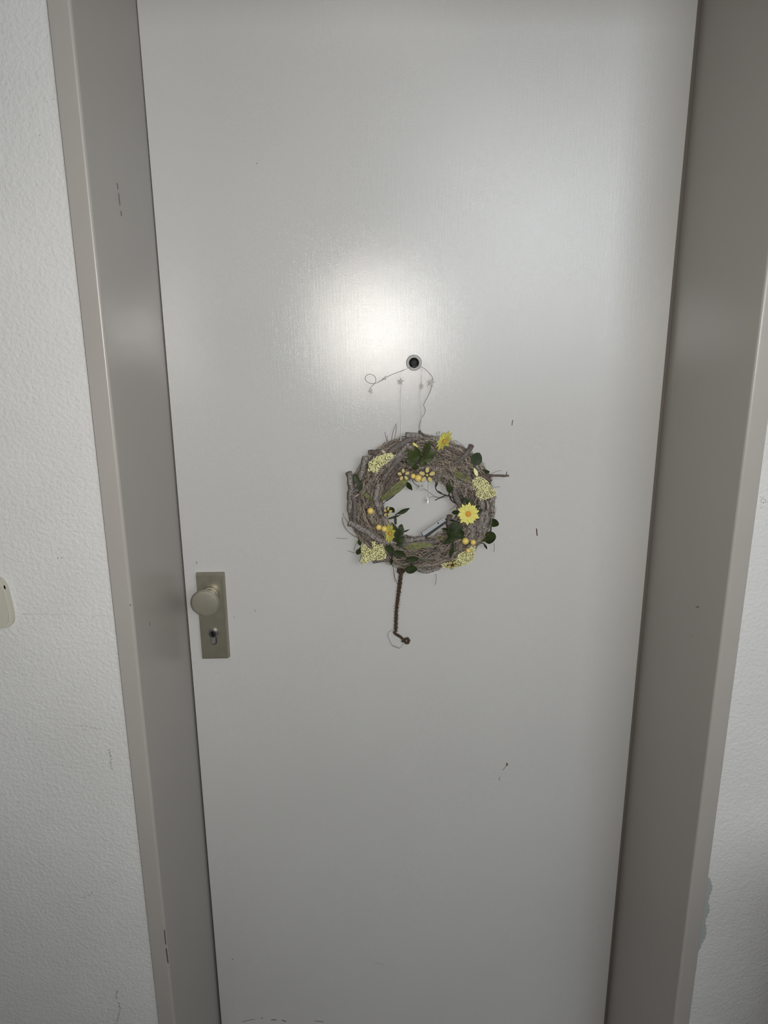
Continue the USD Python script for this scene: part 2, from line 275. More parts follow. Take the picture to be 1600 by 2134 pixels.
obj('knob', lathe([(0, PT+0.02), (0.0095, PT+0.02), (0.0105, PT+0.024), (0.0125, KH-0.022), (0.018, KH-0.0135), (kr-0.0008, KH-0.0078), (kr, KH-0.0066), (kr, KH-0.0032), (kr-0.0005, KH-0.0026), (kr-0.0016, KH-0.0014), (kr*0.78, KH-0.0008), (kr*0.45, KH-0.0002), (0, KH)], (kx, 0, kz), ax, 96), 'knob_metal', PL, smooth=28, label='round knob')
obj('knob_collar', lathe([(0, PT-0.001), (0.0160, PT-0.001), (0.0160, PT+0.007), (0.0150, PT+0.009), (0.0128, PT+0.0095), (0.0128, PT+0.0145), (0.0138, PT+0.0155), (0.0138, PT+0.0195), (0.0125, PT+0.0215), (0, PT+0.0215)], (kx, 0, kz), ax, 64), 'champagne_metal', PL, smooth=28)
lc = at(370+722/9.7, 1170+1448/9.7, PT); lx, lz = lc[0], lc[2]
euro = unary_union([Point(0, 0).buffer(0.0085, 24), sbox(-0.005, -0.018, 0.005, 0), Point(0, -0.018).buffer(0.005, 16)])
obj('lock_recess_shade', plate(euro.buffer(0.0007), lx, lz, PT-0.002, PT+0.00015), 'gap_dark', PL, smooth=False)  # flat dark plate, the shade of the hollow put into its colour
obj('lock_body', plate(unary_union([sbox(-0.0049, -0.018, 0.0034, 0), Point(-0.0008, -0.018).buffer(0.0042, 16)]), lx, lz, PT-0.002, PT+0.0005), 'zinc', PL, smooth=False, label='grey lock cylinder body')
obj('lock_ring', lathe([(0.0068, PT), (0.0088, PT), (0.0088, PT+0.0034), (0.0080, PT+0.0042), (0.0068, PT+0.0042), (0.0068, PT)], (lx, 0, lz), ax), 'steel_bright', PL, smooth=28)
obj('lock_plug', lathe([(0, PT), (0.0066, PT), (0.0066, PT+0.0040), (0.0060, PT+0.0044), (0, PT+0.0044)], (lx, 0, lz), ax), 'plug_dark', PL, smooth=28)
key = unary_union([sbox(-0.0014, -0.0050, 0.0012, 0.0052), sbox(-0.0028, 0.0004, 0.0008, 0.0034), sbox(-0.0008, -0.0030, 0.0026, -0.0004)])
obj('keyway', plate(key, lx, lz, PT+0.0040, PT+0.00455), 'black', PL, smooth=False)
# marks on the wall: rubbed specks where the plaster stands proud
def rub(pts, w, dens=0.55):
    Q = smooth_path([on_wall(*p) for p in pts], 40); ms = []
    L = np.linalg.norm(np.diff(Q, axis=0), axis=1).sum(); n = max(2, int(L/0.0022))
    for t in np.linspace(0, 1, n):
        if rng.random() > dens: continue
        q = Q[int(t*39)] + np.array([rng.normal(0, w*0.6), 0, rng.normal(0, w*0.6)]); d = np.array([rng.normal(0, 1), 0, rng.normal(0, 1)]) + (Q[min(39, int(t*39)+1)] - Q[max(0, int(t*39)-1)])*250
        d *= rng.uniform(.4, 1.3)*w/np.linalg.norm(d)*1.5; ms.append(tube([q-d, q-d*.3, q+d*.4, q+d], np.array([.3, 1, .8, .3])*w*rng.uniform(.35, .7), 5, flat=0.3))
    if ms: obj('scuff', ms, 'scuff_soft', WALL, kind='stuff')
for pts, w in [([(227, 1562), (230, 1575), (232, 1592), (234, 1604)], .0012), ([(164, 1511), (180, 1514), (208, 1519)], .0009), ([(228, 1842), (246, 1833)], .0009), ([(174, 1870), (184, 1866), (194, 1860)], .0010), ([(245, 2065), (246, 2090), (250, 2108), (247, 2120), (243, 2133)], .0013),
    ([(125, 1147), (128, 1151)], .0012), ([(121, 1162), (128, 1161)], .0012), ([(45, 1280), (80, 1280), (120, 1281), (140, 1280), (160, 1284)], .0006), ([(193, 1286), (215, 1283), (236, 1287)], .0006), ([(82, 281), (84, 300), (82, 318)], .0007), ([(98, 213), (106, 208), (111, 206)], .0007),
    ([(1586, 1035), (1589, 1036)], .0009), ([(1586, 1046), (1590, 1040), (1594, 1041), (1590, 1049), (1595, 1047), (1591, 1055)], .0010), ([(1586, 1058), (1587, 1057)], .0008), ([(135, 1780), (138, 1783)], .0008), ([(192, 1770), (196, 1780)], .0006)]: rub(pts, w, 0.9)
pp = []
for i, y in enumerate(np.linspace(1829, 1981, 90)):
    s = math.sin(math.pi*min(1, (y-1824)/60))**0.7 if y < 1854 else (1 if y < 1966 else max(0.15, (1985-y)/20))
    w = (11 + 3*math.sin(y*0.13) + rng.uniform(-2.6, 2.2))*s; xe = 1486.5 - (y-1750)*0.1385
    pp.append((on_wall(xe-3, y), on_wall(xe+w*0.85, y)))
poly = Polygon([(p[0][0], p[0][2]) for p in pp] + [(p[1][0], p[1][2]) for p in pp[::-1]]).buffer(0)
m = plate(poly, 0, 0, -WY-0.001, -WY+0.0006); obj('bare_patch', m, 'bare_plaster', WALL, smooth=False, label='grey bare patch where the paint has come off')
# switch plate at the left edge
SW0 = [at(px, py, DEP) for px, py in ((28.5, 1300), (0, 1203), (0, 1311))]
sxr = SW0[0][0] + 0.0006; szt = SW0[1][2]+0.0015; szb = SW0[2][2]-0.0005; sh = szt-szb; scx = sxr-sh*0.5; scz = (szt+szb)/2
def squircle(w, h, n=64, e=5.0, lean=0.0):
    a = np.linspace(0, 2*np.pi, n, endpoint=False); c_, s_ = np.cos(a), np.sin(a)
    x = np.sign(c_)*np.abs(c_)**(2/e)*w/2; z = np.sign(s_)*np.abs(s_)**(2/e)*h/2
    x = x*(1 - lean*(z/h+0.5)**2); return Polygon(np.c_[x, z])
SWT = thing('light_switch', (scx, WY, szb), 'beige plastic wall switch with rounded corners on the plaster left of the door', 'light switch')
obj('switch_plate', plate(squircle(sh, sh, lean=0.16), scx, scz, -WY+0.0, -WY+0.007), 'beige_plastic', SWT, smooth=30)
obj('rocker', plate(squircle(sh*0.90, sh*0.90, lean=0.17), scx-0.001, scz, -WY+0.006, -WY+0.0105), 'beige_plastic', SWT, smooth=30)
q = at(9.6, 1224, -WY+0.0105)
obj('indicator', plate(affinity.rotate(Point(0, 0).buffer(0.001, 12), 0), q[0], q[2], -WY+0.0095, -WY+0.0108) if False else plate(affinity.rotate(affinity.scale(Point(0, 0).buffer(0.0012, 12), 0.8, 2.4), 12), q[0], q[2], -WY+0.0100, -WY+0.0108), 'black', SWT, smooth=False)
#WREATH
# ------------------------------------------------------------------ the wreath
CX, CY = 752.0, 705.0
WR = thing('wreath', wz(CX, CY, 0.0), 'round spring wreath of grey twigs and straw with yellow flowers hanging on the door', 'wreath')
def outer(a): return 1/np.sqrt((np.cos(a)/640)**2 + (np.sin(a)/588)**2)
def inner(a):
    c_, s_, dx, dy, rx, ry = np.cos(a), np.sin(a), -8.0, 42.0, 322.0, 264.0
    A, B, C = (c_/rx)**2 + (s_/ry)**2, -2*(c_*dx/rx**2 + s_*dy/ry**2), (dx/rx)**2 + (dy/ry)**2 - 1
    return (-B + np.sqrt(B*B - 4*A*C))/(2*A)
def ring_pt(a, u, h):
    """angle (clockwise from the right in the photo), u from -1 (hole) to 1 (rim), height above the door"""
    r = (outer(a)+inner(a))/2 + u*(outer(a)-inner(a))/2
    return np.stack([wz(CX + rr*math.cos(aa), CY + rr*math.sin(aa), hh) for aa, rr, hh in zip(np.atleast_1d(a), np.atleast_1d(r), np.broadcast_to(h, np.atleast_1d(a).shape))])
HB, HH = 0.021, 0.019                                   # the ring's middle height above the door, and its half thickness
# core: lumpy ring of pressed straw, coloured dark for the shade between straws
NA, NT = 120, 20; V = []
for a in np.linspace(0, 2*np.pi, NA, endpoint=False):
    for t in np.linspace(0, 2*np.pi, NT, endpoint=False):
        V.append(ring_pt(np.array([a]), np.array([0.74*math.cos(t)]), np.array([HB + 0.78*HH*math.sin(t)]))[0])
V = np.array(V); cen = V.reshape(NA, NT, 3).mean(1).repeat(NT, 0)
V = cen + (V-cen)*(0.72 + 0.55*meshkit.fbm(V*90, 3, 4))[:, None]
F = []
for i in range(NA):
    for j in range(NT):
        a_, b_, c_, d_ = i*NT+j, i*NT+(j+1) % NT, ((i+1) % NA)*NT+(j+1) % NT, ((i+1) % NA)*NT+j; F += [(a_, b_, c_), (a_, c_, d_)]
core = trimesh.Trimesh(V, F, process=False); core.fix_normals(); obj('straw_ring', core, 'straw_core', WR, smooth=True)
def strand(a0, da, u0, u1, lift, r, n=6, wob=0.05, sides=3):
    a = a0 + np.linspace(0, da, n); u = np.linspace(u0, u1, n) + rng.normal(0, wob, n)
    uc = np.clip(u, -0.99, 0.99); h = HB + HH*np.sqrt(1-uc**2)*0.86 + lift + rng.normal(0, 0.0009, n)
    return tube(smooth_path(ring_pt(a, u, h), n+2), r*np.r_[0.5, np.ones(n), 0.4], sides)
def straw_patch(N, mats):
    for name, matn, frac in mats:
        ms = []
        for _ in range(int(N*frac)):
            s = rng.choice([-1, 1]); u0 = rng.uniform(-0.95, 0.98)
            ms.append(strand(rng.uniform(0, 2*np.pi), s*rng.uniform(0.12, 0.5), u0, np.clip(u0 + rng.normal(0, 0.42), -1.02, 1.05), rng.uniform(-0.003, 0.003), rng.uniform(0.00026, 0.00046)))
        obj('straw', ms, matn, WR, smooth=False, kind='stuff')
straw_patch(3300, [('straw', 'straw_tan', 0.34), ('straw', 'straw_grey', 0.30), ('straw', 'straw_dark', 0.36)])
# loose fibres that stick out of the ring
ms = []
for _ in range(210):
    a0 = rng.uniform(0, 2*np.pi); u0 = rng.choice([rng.uniform(0.8, 1.0), rng.uniform(-1.0, -0.85)], p=[0.8, 0.2]); s = np.sign(u0)
    n = 6; L = rng.uniform(0.06, 0.30); a = a0 + np.linspace(0, rng.normal(0, 0.22), n); u = u0 + s*np.linspace(0, L, n)**1.2 + s*rng.normal(0, 0.02, n)
    ms.append(tube(smooth_path(ring_pt(a, u, HB + np.linspace(0, rng.uniform(-0.012, 0.006), n)), 9), np.linspace(0.0003, 0.00014, 9), 3))
for pts in ([(475, 235), (440, 140), (430, 85)], [(482, 220), (500, 90), (528, 12)], [(490, 225), (520, 120), (532, 25)], [(465, 215), (450, 150), (452, 115)], [(105, 1018), (50, 1020), (5, 1014)], [(1340, 470), (1400, 435), (1455, 423)],
            [(500, 1210), (505, 1300), (520, 1400)], [(60, 795), (85, 850), (110, 880)], [(1390, 655), (1355, 680), (1310, 690)], [(1395, 575), (1420, 565), (1440, 570)], [(1385, 1060), (1390, 1100), (1384, 1138)], [(875, 1330), (880, 1380), (868, 1430)],
            [(165, 1150), (130, 1135), (103, 1127)], [(885, 105), (893, 85), (908, 84), (900, 104)], [(160, 1120), (180, 1060), (230, 1010)], [(870, 985), (880, 1010), (885, 1030)], [(1000, 770), (1040, 740), (1050, 725)]):
    P = [wz(x, y, 0.012) for x, y in pts]; ms.append(tube(smooth_path(P, 12), 0.00032, 4))
for pts in ([(60, 830), (110, 960), (210, 1010), (330, 960), (420, 880)], [(440, 660), (540, 620), (620, 540)], [(230, 560), (340, 700), (380, 830), (360, 950)], [(1030, 260), (1000, 400), (880, 470)], [(560, 230), (600, 330), (590, 420)], [(480, 1090), (560, 1180), (680, 1190), (760, 1160)],
            [(860, 1180), (950, 1040), (1090, 940)], [(940, 1200), (1060, 1010), (1110, 900)], [(1140, 560), (1200, 640), (1090, 720)], [(900, 320), (1010, 300), (1100, 350)], [(1020, 200), (1090, 210), (1130, 280)], [(250, 470), (330, 560), (430, 600)], [(720, 1190), (770, 1260), (840, 1300)]):
    P = [wz(x, y, 0.043) for x, y in pts]; ms.append(tube(smooth_path(P, 16), 0.00042, 4))
obj('loose_fibre', ms, 'fibre', WR, smooth=False, kind='stuff')
def mm(zoom, h=0.03): return np.linalg.norm(wz(700+zoom, 700, h)-wz(700, 700, h))      # close-up length to metres
def twig(pts, r, matn='bark', h=0.034, taper=1.0, name='twig', sides=10, cut=True, rough=0.26):
    """pts: (x, y[, height]) in the close-up; r in close-up units"""
    P = [wz(p[0], p[1], p[2] if len(p) > 2 else h) for p in pts]; n = max(14, int(6*len(P)))
    Q = smooth_path(P, n); sd = int(rng.integers(1, 900))
    Q = Q + (np.stack([meshkit.fbm(Q*70 + k*17 + sd, 2, sd) for k in range(3)], 1) - 0.5)*mm(r)*0.9
    rr = mm(r)*np.linspace(1, taper, n)*(1 + 0.10*np.sin(np.linspace(0, 9, n) + sd))
    p = obj(name, tube(Q, rr, sides, rough, sd), matn, WR, smooth=50)
    if cut:
        for e, f_ in ((0, 1), (-1, -2)):
            d = Q[e]-Q[f_]; d /= np.linalg.norm(d)
            obj('cut_end', lathe([(0, -0.0002), (rr[e]*0.86, -0.0002), (rr[e]*0.80, 0.0005), (0, 0.0006)], Q[e], d, 10), 'wood_cut', p)
    return p
# filler vines running round the ring, then the sticks that can be told apart
for k in range(46):
    a0 = rng.uniform(0, 2*np.pi); u0 = rng.uniform(-0.9, 0.95); n = 5; a = a0 + np.linspace(0, rng.uniform(0.25, 0.6), n); u = np.clip(np.linspace(u0, u0 + rng.normal(0, 0.28), n), -0.95, 1.0)
    h = HB + HH*np.sqrt(1-np.clip(u, -.98, .98)**2)*0.9 + rng.uniform(-0.003, 0.001); Q = smooth_path(ring_pt(a, u, h), 16); r = rng.uniform(0.0010, 0.0026); sd = int(rng.integers(1, 900))
    Q = Q + (np.stack([meshkit.fbm(Q*90 + i*17 + sd, 2, sd) for i in range(3)], 1) - 0.5)*r*1.6
    obj('vine', tube(Q, r*np.linspace(1, 0.75, 16), 7, 0.3, sd), ['bark', 'bark_silver', 'bark', 'bark_brown'][k % 4], WR, smooth=50)
T = [([(107, 440, .030), (125, 520, .030), (132, 640, .030), (122, 790, .026)], 27, 'bark_silver', 0.8), ([(264, 300, .032), (238, 400, .032), (208, 500, .03)], 25, 'bark_silver', 0.9), ([(290, 268, .022), (380, 258, .026), (470, 262, .03)], 22, 'bark_brown', 0.9),
     ([(618, 108, .032), (700, 112, .034), (790, 132, .034), (905, 148, .034)], 27, 'bark_silver', 0.45), ([(733, 78, .030), (745, 96, .034), (830, 130, .037)], 12, 'bark_brown', 0.8), ([(1188, 205, .042), (1150, 270, .038), (1070, 345, .038), (975, 388, .036)], 26, 'bark', 0.35),
     ([(372, 540, .036), (352, 640, .040), (356, 710, .040), (392, 800, .036)], 25, 'bark_silver', 0.9), ([(118, 880, .034), (230, 940, .040), (330, 1000, .042), (470, 1055, .040), (545, 1040, .034)], 29, 'bark_silver', 0.7),
     ([(585, 1040, .028), (680, 1030, .032), (772, 1012, .030)], 25, 'bark_silver', 0.9), ([(780, 1050, .026), (900, 1020, .026), (975, 965, .022)], 17, 'bark', 0.6), ([(560, 1085, .036), (700, 1060, .038), (870, 1050, .036)], 20, 'bark', 0.8),
     ([(1000, 820, .034), (998, 880, .030), (1005, 960, .024)], 27, 'bark', 1.0), ([(1318, 680, .030), (1325, 800, .030), (1300, 900, .030), (1255, 1010, .028)], 27, 'bark_silver', 0.9), ([(1270, 660, .036), (1285, 790, .036), (1250, 930, .034)], 22, 'bark_silver', 0.9),
     ([(1330, 466, .026), (1420, 466, .026), (1515, 470, .024)], 12, 'bark_brown', 0.75), ([(1205, 470, .032), (1280, 485, .032), (1352, 490, .030)], 31, 'bark_brown', 0.95), ([(890, 462, .026), (990, 475, .032), (1080, 520, .034), (1190, 590, .034)], 19, 'bark_silver', 0.8),
     ([(1045, 550, .028), (1050, 640, .030), (1085, 710, .030)], 28, 'bark', 0.9), ([(700, 400, .034), (820, 400, .036), (940, 402, .032)], 15, 'bark_silver', 0.8), ([(150, 612, .034), (215, 600, .036), (250, 640, .034)], 18, 'bark', 0.8),
     ([(330, 1222, .024), (480, 1210, .026), (590, 1225, .024)], 16, 'bark', 0.8), ([(700, 1275, .024), (770, 1305, .026), (905, 1275, .026)], 20, 'bark_silver', 0.8), ([(1065, 1050, .030), (1045, 1110, .032), (1058, 1180, .032)], 28, 'bark_brown', 0.9),
     ([(485, 262, .034), (590, 180, .036), (730, 140, .032)], 27, 'bark', 0.9), ([(590, 290, .038), (490, 400, .041), (415, 505, .038)], 24, 'bark', 0.8), ([(640, 190, .036), (540, 290, .040), (470, 350, .040)], 20, 'bark_silver', 0.8), ([(540, 420, .038), (470, 520, .038), (410, 640, .034)], 18, 'bark_brown', 0.7),
     ([(150, 640, .036), (165, 760, .038), (160, 880, .036)], 20, 'bark', 0.8), ([(1155, 900, .038), (1200, 960, .036), (1160, 1040, .034)], 26, 'bark_silver', 0.9), ([(1240, 880, .034), (1270, 960, .034), (1330, 920, .028)], 22, 'bark_silver', 0.8), ([(640, 1180, .036), (760, 1200, .039), (900, 1180, .036)], 14, 'bark', 0.8), ([(880, 200, .036), (1000, 240, .038), (1110, 300, .036)], 15, 'bark_brown', 0.8),
     ([(1500, 470, .024), (1497, 450, .024), (1500, 432, .024)], 3.5, 'bark_brown', 0.7)]
for pts, r, m_, tp in T: twig(pts, r, m_, taper=tp, cut=r > 8)
# green dried grass
for x0, y0, x1, y1, w in ((395, 672, 640, 480, 22), (1010, 425, 1190, 520, 14), (580, 1095, 870, 1068, 14), (900, 1010, 970, 1000, 8), (210, 600, 330, 700, 5)):
    ms = []
    for k in range(16 if w > 10 else 6):
        o = rng.normal(0, w*0.75, 2); sg = np.array([y1-y0, x0-x1], float)/math.hypot(x1-x0, y1-y0); b = rng.normal(0, w)
        P = [wz(x0+sg[0]*o[0], y0+sg[1]*o[0], .034+rng.uniform(0, .004)), wz((x0+x1)/2+sg[0]*(o[0]+b), (y0+y1)/2+sg[1]*(o[0]+b), .041+rng.uniform(-.004, .003)), wz(x1+sg[0]*o[1]*.5, y1+sg[1]*o[1]*.5, .036)]
        ms.append(tube(smooth_path(P, 10), 0.0009*np.r_[.5, np.ones(8), .2], 4, flat=0.35))
    obj('dried_grass', ms, 'grass_green', WR, smooth=False, kind='stuff')
# leaves
def leaf_mesh(base, tip, width, nrm=(0, -1, 0), pointed=1.0, fold=0.18, droop=0.10, n=12, th=0.00045):
    base, tip = np.asarray(base), np.asarray(tip); ax_ = tip-base; L = np.linalg.norm(ax_); ax_ = ax_/L; nr = np.asarray(nrm, float); nr = nr - ax_*(nr@ax_); nr /= np.linalg.norm(nr); sd_ = np.cross(ax_, nr); ex = 0.62 if pointed < 0.65 else (0.78 if pointed < 1 else 0.95)
    t = np.linspace(0, 1, n); w = width/2*np.power(np.maximum(np.sin(np.pi*np.power(t, 0.85)), 0), ex); w[0] = width*0.03; w[-1] = width*0.02
    rows = []
    for s in (1, -1):
        for c_ in (-1, -0.5, 0, 0.5, 1):
            rows.append(base + ax_*(t*L)[:, None] + sd_*(w*c_)[:, None] + nr*((abs(c_)*fold*w - droop*L*t**2 + s*th/2*(1-abs(c_)*0.7)))[:, None])
    V = np.vstack(rows); F = []
    def q(a, b, flip):
        for i in range(n-1):
            f1, f2 = (a*n+i, b*n+i, b*n+i+1), (a*n+i, b*n+i+1, a*n+i+1)
            F.extend([f1, f2] if not flip else [f1[::-1], f2[::-1]])
    for c_ in range(4): q(c_, c_+1, False); q(5+c_, 5+c_+1, True)
    q(5, 0, False); q(4, 9, False)
    m = trimesh.Trimesh(V, F, process=False); m.fix_normals(); return m
def add_leaf(parent, b, t, w, h0, h1, matn='leaf_dark', tilt=(0, 0), pointed=1.0, fold=0.18, droop=0.08):
    return obj('leaf', leaf_mesh(wz(*b, h0), wz(*t, h1), mm(w), (tilt[0], -1, tilt[1]), pointed, fold, droop), matn, parent, smooth=True)
def sprig(stems, leaves, r=5, matn='leaf_dark'):
    ms = [tube(smooth_path([wz(*p) for p in s], 14), mm(r)*np.linspace(1, .7, 14), 6) for s in stems]
    p = obj('leaf_sprig', ms, 'stem_dark', WR, smooth=60)
    for l in leaves: add_leaf(p, *l[:5], **{'matn': matn, **(l[5] if len(l) > 5 else {})})
    return p
H = .046
sprig([[(540, 362, .036), (620, 352, .042), (690, 372, H), (760, 300, H+.004), (810, 215, H+.004)]],
      [((768, 305), (828, 165), 62, H, H+.008), ((775, 290), (890, 262), 52, H, H+.003, {'tilt': (0, .3)}), ((758, 330), (862, 312), 62, H, H+.002), ((735, 345), (800, 368), 58, H, H), ((735, 330), (695, 212), 66, H, H+.007), ((700, 345), (640, 235), 72, H, H+.006),
       ((700, 360), (610, 318), 72, H, H+.002), ((690, 375), (640, 352), 50, H, H), ((700, 370), (690, 425), 56, H, H-.003), ((720, 350), (770, 340), 60, H+.002, H+.004), ((660, 330), (735, 300), 60, H+.003, H+.006)], 6, 'leaf_green')
sprig([[(1170, 470, .034), (1200, 420, .034), (1225, 360, .034)], [(1200, 430, .034), (1260, 440, .030)]],
      [((1205, 372), (1262, 268), 104, .036, .032, {'pointed': .5, 'fold': .08}), ((1245, 435), (1352, 438), 48, .03, .028, {'pointed': .5}), ((1180, 470), (1215, 400), 40, .034, .036)], 7)
sprig([[(1070, 700, .030), (1000, 650, .028), (940, 632, .024), (885, 600, .02), (872, 570, .02), (905, 512, .02)], [(990, 645, .028), (1000, 615, .030)], [(970, 640, .026), (920, 660, .022), (870, 684, .018)], [(1000, 645, .028), (1020, 690, .024), (1055, 712, .024)]],
      [((1000, 620), (1000, 495), 60, .03, .034, {'pointed': .5}), ((868, 530), (912, 508), 16, .02, .02), ((872, 575), (900, 515), 12, .02, .022), ((885, 600), (945, 637), 16, .02, .024)], 5)
sprig([[(1350, 970, .020), (1355, 900, .022), (1335, 870, .024), (1300, 860, .028)]], [((1335, 862), (1432, 905), 76, .024, .018, {'pointed': .5, 'fold': .08}), ((1352, 955), (1345, 1072), 112, .022, .020, {'pointed': .5, 'fold': .08}), ((1310, 1015), (1255, 1060), 28, .026, .024, {'matn': 'leaf_green'}), ((1345, 1020), (1285, 1048), 24, .028, .026, {'matn': 'leaf_green'})], 6)
sprig([[(1250, 1060, .026), (1300, 1068, .022), (1325, 1112, .016)]], [((1296, 1060), (1326, 1118), 16, .022, .016)], 4)
sprig([[(1310, 800, .032), (1350, 797, .026), (1392, 792, .02)]], [((1320, 802), (1395, 790), 16, .03, .02)], 4)
sprig([[(215, 600, .03), (205, 540, .03), (190, 500, .03)]], [((200, 545), (160, 450), 50, .042, .040, {'pointed': .5}), ((215, 600), (200, 520), 46, .043, .043)], 6)
sprig([[(520, 620, .02), (555, 580, .018), (540, 610, .018)], [(440, 690, .020), (510, 640, .018), (548, 590, .016), (556, 560, .018)]], [((612, 518), (672, 602), 42, .022, .016)], 6)
sprig([[(1080, 880, .046), (1040, 960, .046), (960, 1060, .046)], [(940, 850, .022), (990, 856, .036), (1060, 870, .046), (1080, 880, .046)], [(1040, 960, .046), (1020, 1100, .046), (1005, 1190, .044)]],
      [((1060, 960), (1060, 870), 110, .047, .046, {'pointed': .6}), ((1060, 940), (1105, 1025), 90, .047, .048, {'pointed': .6}), ((1030, 930), (985, 1010), 80, .046, .046), ((1000, 938), (926, 936), 26, .042, .036), ((1060, 1000), (935, 1068), 62, .047, .048), ((1040, 1010), (1090, 970), 60, .047, .048), ((1030, 1080), (1000, 1190), 38, .047, .046), ((1055, 870), (960, 850), 16, .044, .034), ((1040, 880), (1015, 960), 56, .046, .047)], 6)
sprig([[(520, 1110, .036), (545, 1040, .04), (560, 960, .04), (575, 915, .038)]],
      [((560, 960), (578, 893), 44, .042, .038, {'pointed': .5}), ((550, 1000), (596, 930), 48, .042, .042), ((545, 1000), (490, 880), 50, .04, .04), ((550, 1050), (602, 1000), 64, .042, .042), ((540, 1060), (510, 970), 58, .04, .042), ((535, 1095), (590, 1045), 60, .04, .04), ((580, 968), (650, 940), 14, .036, .03), ((525, 900), (520, 850), 22, .034, .034), ((545, 990), (555, 930), 40, .044, .046)], 6)
sprig([[(490, 1240, .038), (492, 1175, .044), (500, 1140, .048)]], [((505, 1135), (428, 1088), 66, .048, .050, {'pointed': .5}), ((510, 1140), (614, 1168), 62, .048, .048, {'pointed': .5}), ((492, 1190), (484, 1252), 26, .042, .038)], 6)
sprig([[(662, 1275, .040), (664, 1215, .044)]], [((610, 1205), (735, 1198), 56, .046, .044, {'pointed': .5}), ((608, 1292), (716, 1290), 80, .040, .038, {'pointed': .5, 'fold': .05})], 5)
sprig([[(215, 1100, .026), (200, 1130, .022)]], [((212, 1110), (185, 1165), 44, .024, .018, {'pointed': .6, 'matn': 'leaf_green'}), ((215, 1080), (200, 1030), 30, .026, .03)], 5)
sprig([[(520, 870, .022), (522, 820, .022), (560, 790, .02)]], [((540, 806), (652, 754), 40, .022, .016), ((470, 745), (515, 795), 46, .026, .022), ((450, 850), (575, 815), 20, .026, .02), ((520, 880), (525, 830), 24, .024, .022)], 6)
sprig([[(1070, 790, .03), (1030, 790, .028)]], [((1075, 785), (1020, 796), 40, .040, .036, {'pointed': .5}), ((1160, 730), (1178, 665), 56, .044, .044), ((1200, 760), (1260, 735), 44, .044, .044), ((1105, 690), (1150, 670), 40, .042, .042), ((1240, 790), (1292, 765), 36, .044, .044)], 5)
# yellow berries, each on a short wire
for x, y, r, h in ((722, 490, 33, .046), (677, 473, 24, .042), (303, 778, 30, .047), (375, 922, 26, .046), (424, 936, 28, .050), (1135, 1043, 31, .048), (1203, 1053, 25, .046), (1160, 1127, 23, .052)):
    p = obj('berry', ball(wz(x, y, h), mm(r, h), 3), 'berry_yellow', WR, smooth=True)
    obj('stem', tube([wz(x+4, y+6, h-mm(r, h)*0.9), wz(x+8, y+14, h-0.016)], 0.0007, 5), 'stem_dark', p)
# flat five petalled flowers of painted wood with dark sawn edges
def wooden_flower(x, y, r, h, nrm, rot, bead=False):
    c_ = wz(x, y, h); R_ = mm(r, h); nr = np.array(nrm, float); nr /= np.linalg.norm(nr)
    pet = unary_union([affinity.rotate(affinity.translate(affinity.scale(Point(0, 0).buffer(1, 20), R_*0.365, R_*0.25), R_*0.62, 0), rot + 72*k, origin=(0, 0)) for k in range(5)] + [Point(0, 0).buffer(R_*0.27, 16)])
    face = unary_union([affinity.rotate(affinity.translate(affinity.scale(Point(0, 0).buffer(1, 20), R_*0.34, R_*0.222), R_*0.62, 0), rot + 72*k, origin=(0, 0)) for k in range(5)])
    X_ = np.cross([0, 0, 1.0], nr); X_ /= np.linalg.norm(X_); Y_ = np.cross(nr, X_)
    def place(m): v = m.vertices; m.vertices = c_ + v[:, :1]*X_ + v[:, 1:2]*Y_ + v[:, 2:]*nr; return m
    p = obj('wooden_flower', place(trimesh.creation.extrude_polygon(pet, 0.0016, engine='earcut')), 'burnt_edge', WR, smooth=False)
    for g in getattr(face, 'geoms', [face]):
        m = trimesh.creation.extrude_polygon(g, 0.0006, engine='earcut'); m.apply_translation((0, 0, 0.0014)); obj('petal', place(m), 'ochre_wood', p, smooth=False)
    if bead: obj('centre', ball(c_ + nr*0.0018, R_*0.17, 2), 'ochre_wood', p, smooth=True)
wooden_flower(593, 460, 56, .046, (-.1, -1, .1), 95); wooden_flower(798, 463, 74, .050, (0, -1, .05), 88, True)
wooden_flower(448, 786, 50, .044, (.62, -1, .1), 75); wooden_flower(1020, 1248, 54, .044, (.1, -1, -.30), 60)
# daisies
def daisy(x, y, R, h, nrm, rot, layers, matn, cup=0.15, centre_r=0.28, npet=13, wid=0.27):
    c_ = wz(x, y, h); R_ = mm(R, h); nr = np.array(nrm, float); nr /= np.linalg.norm(nr); X_ = np.cross([0, 0.3, 1.0], nr); X_ /= np.linalg.norm(X_); Y_ = np.cross(nr, X_)
    p = obj('daisy', lathe([(0, -R_*0.10), (R_*0.12, -R_*0.09), (R_*0.30, -R_*0.01), (R_*0.30, R_*0.03), (0, R_*0.04)], c_, nr, 20), matn, WR)
    for li in range(layers):
        for k in range(npet):
            a = rot + (k + 0.5*li + rng.uniform(-.12, .12))*2*math.pi/npet; d = math.cos(a)*X_ + math.sin(a)*Y_; L = R_*rng.uniform(0.90, 1.03)*(1-0.12*li); up = cup + rng.uniform(-.07, .07) + 0.10*li
            obj('petal', leaf_mesh(c_ + d*R_*0.12 + nr*R_*0.03*(li+1), c_ + (d*math.cos(up) + nr*math.sin(up))*L, R_*wid, nr, 0.7, 0.30, 0.05, 9, 0.0004), matn, p, smooth=True)
    obj('centre', lathe([(0, 0), (R_*centre_r, 0), (R_*centre_r, R_*0.08), (R_*centre_r*0.7, R_*0.17), (0, R_*0.20)], c_, nr, 24), 'daisy_orange', p, smooth=True)
    obj('stem', tube([c_ - nr*R_*0.08, c_ - nr*R_*0.08 + np.array([0, 0.012, 0])], 0.0009, 6), 'stem_dark', p)
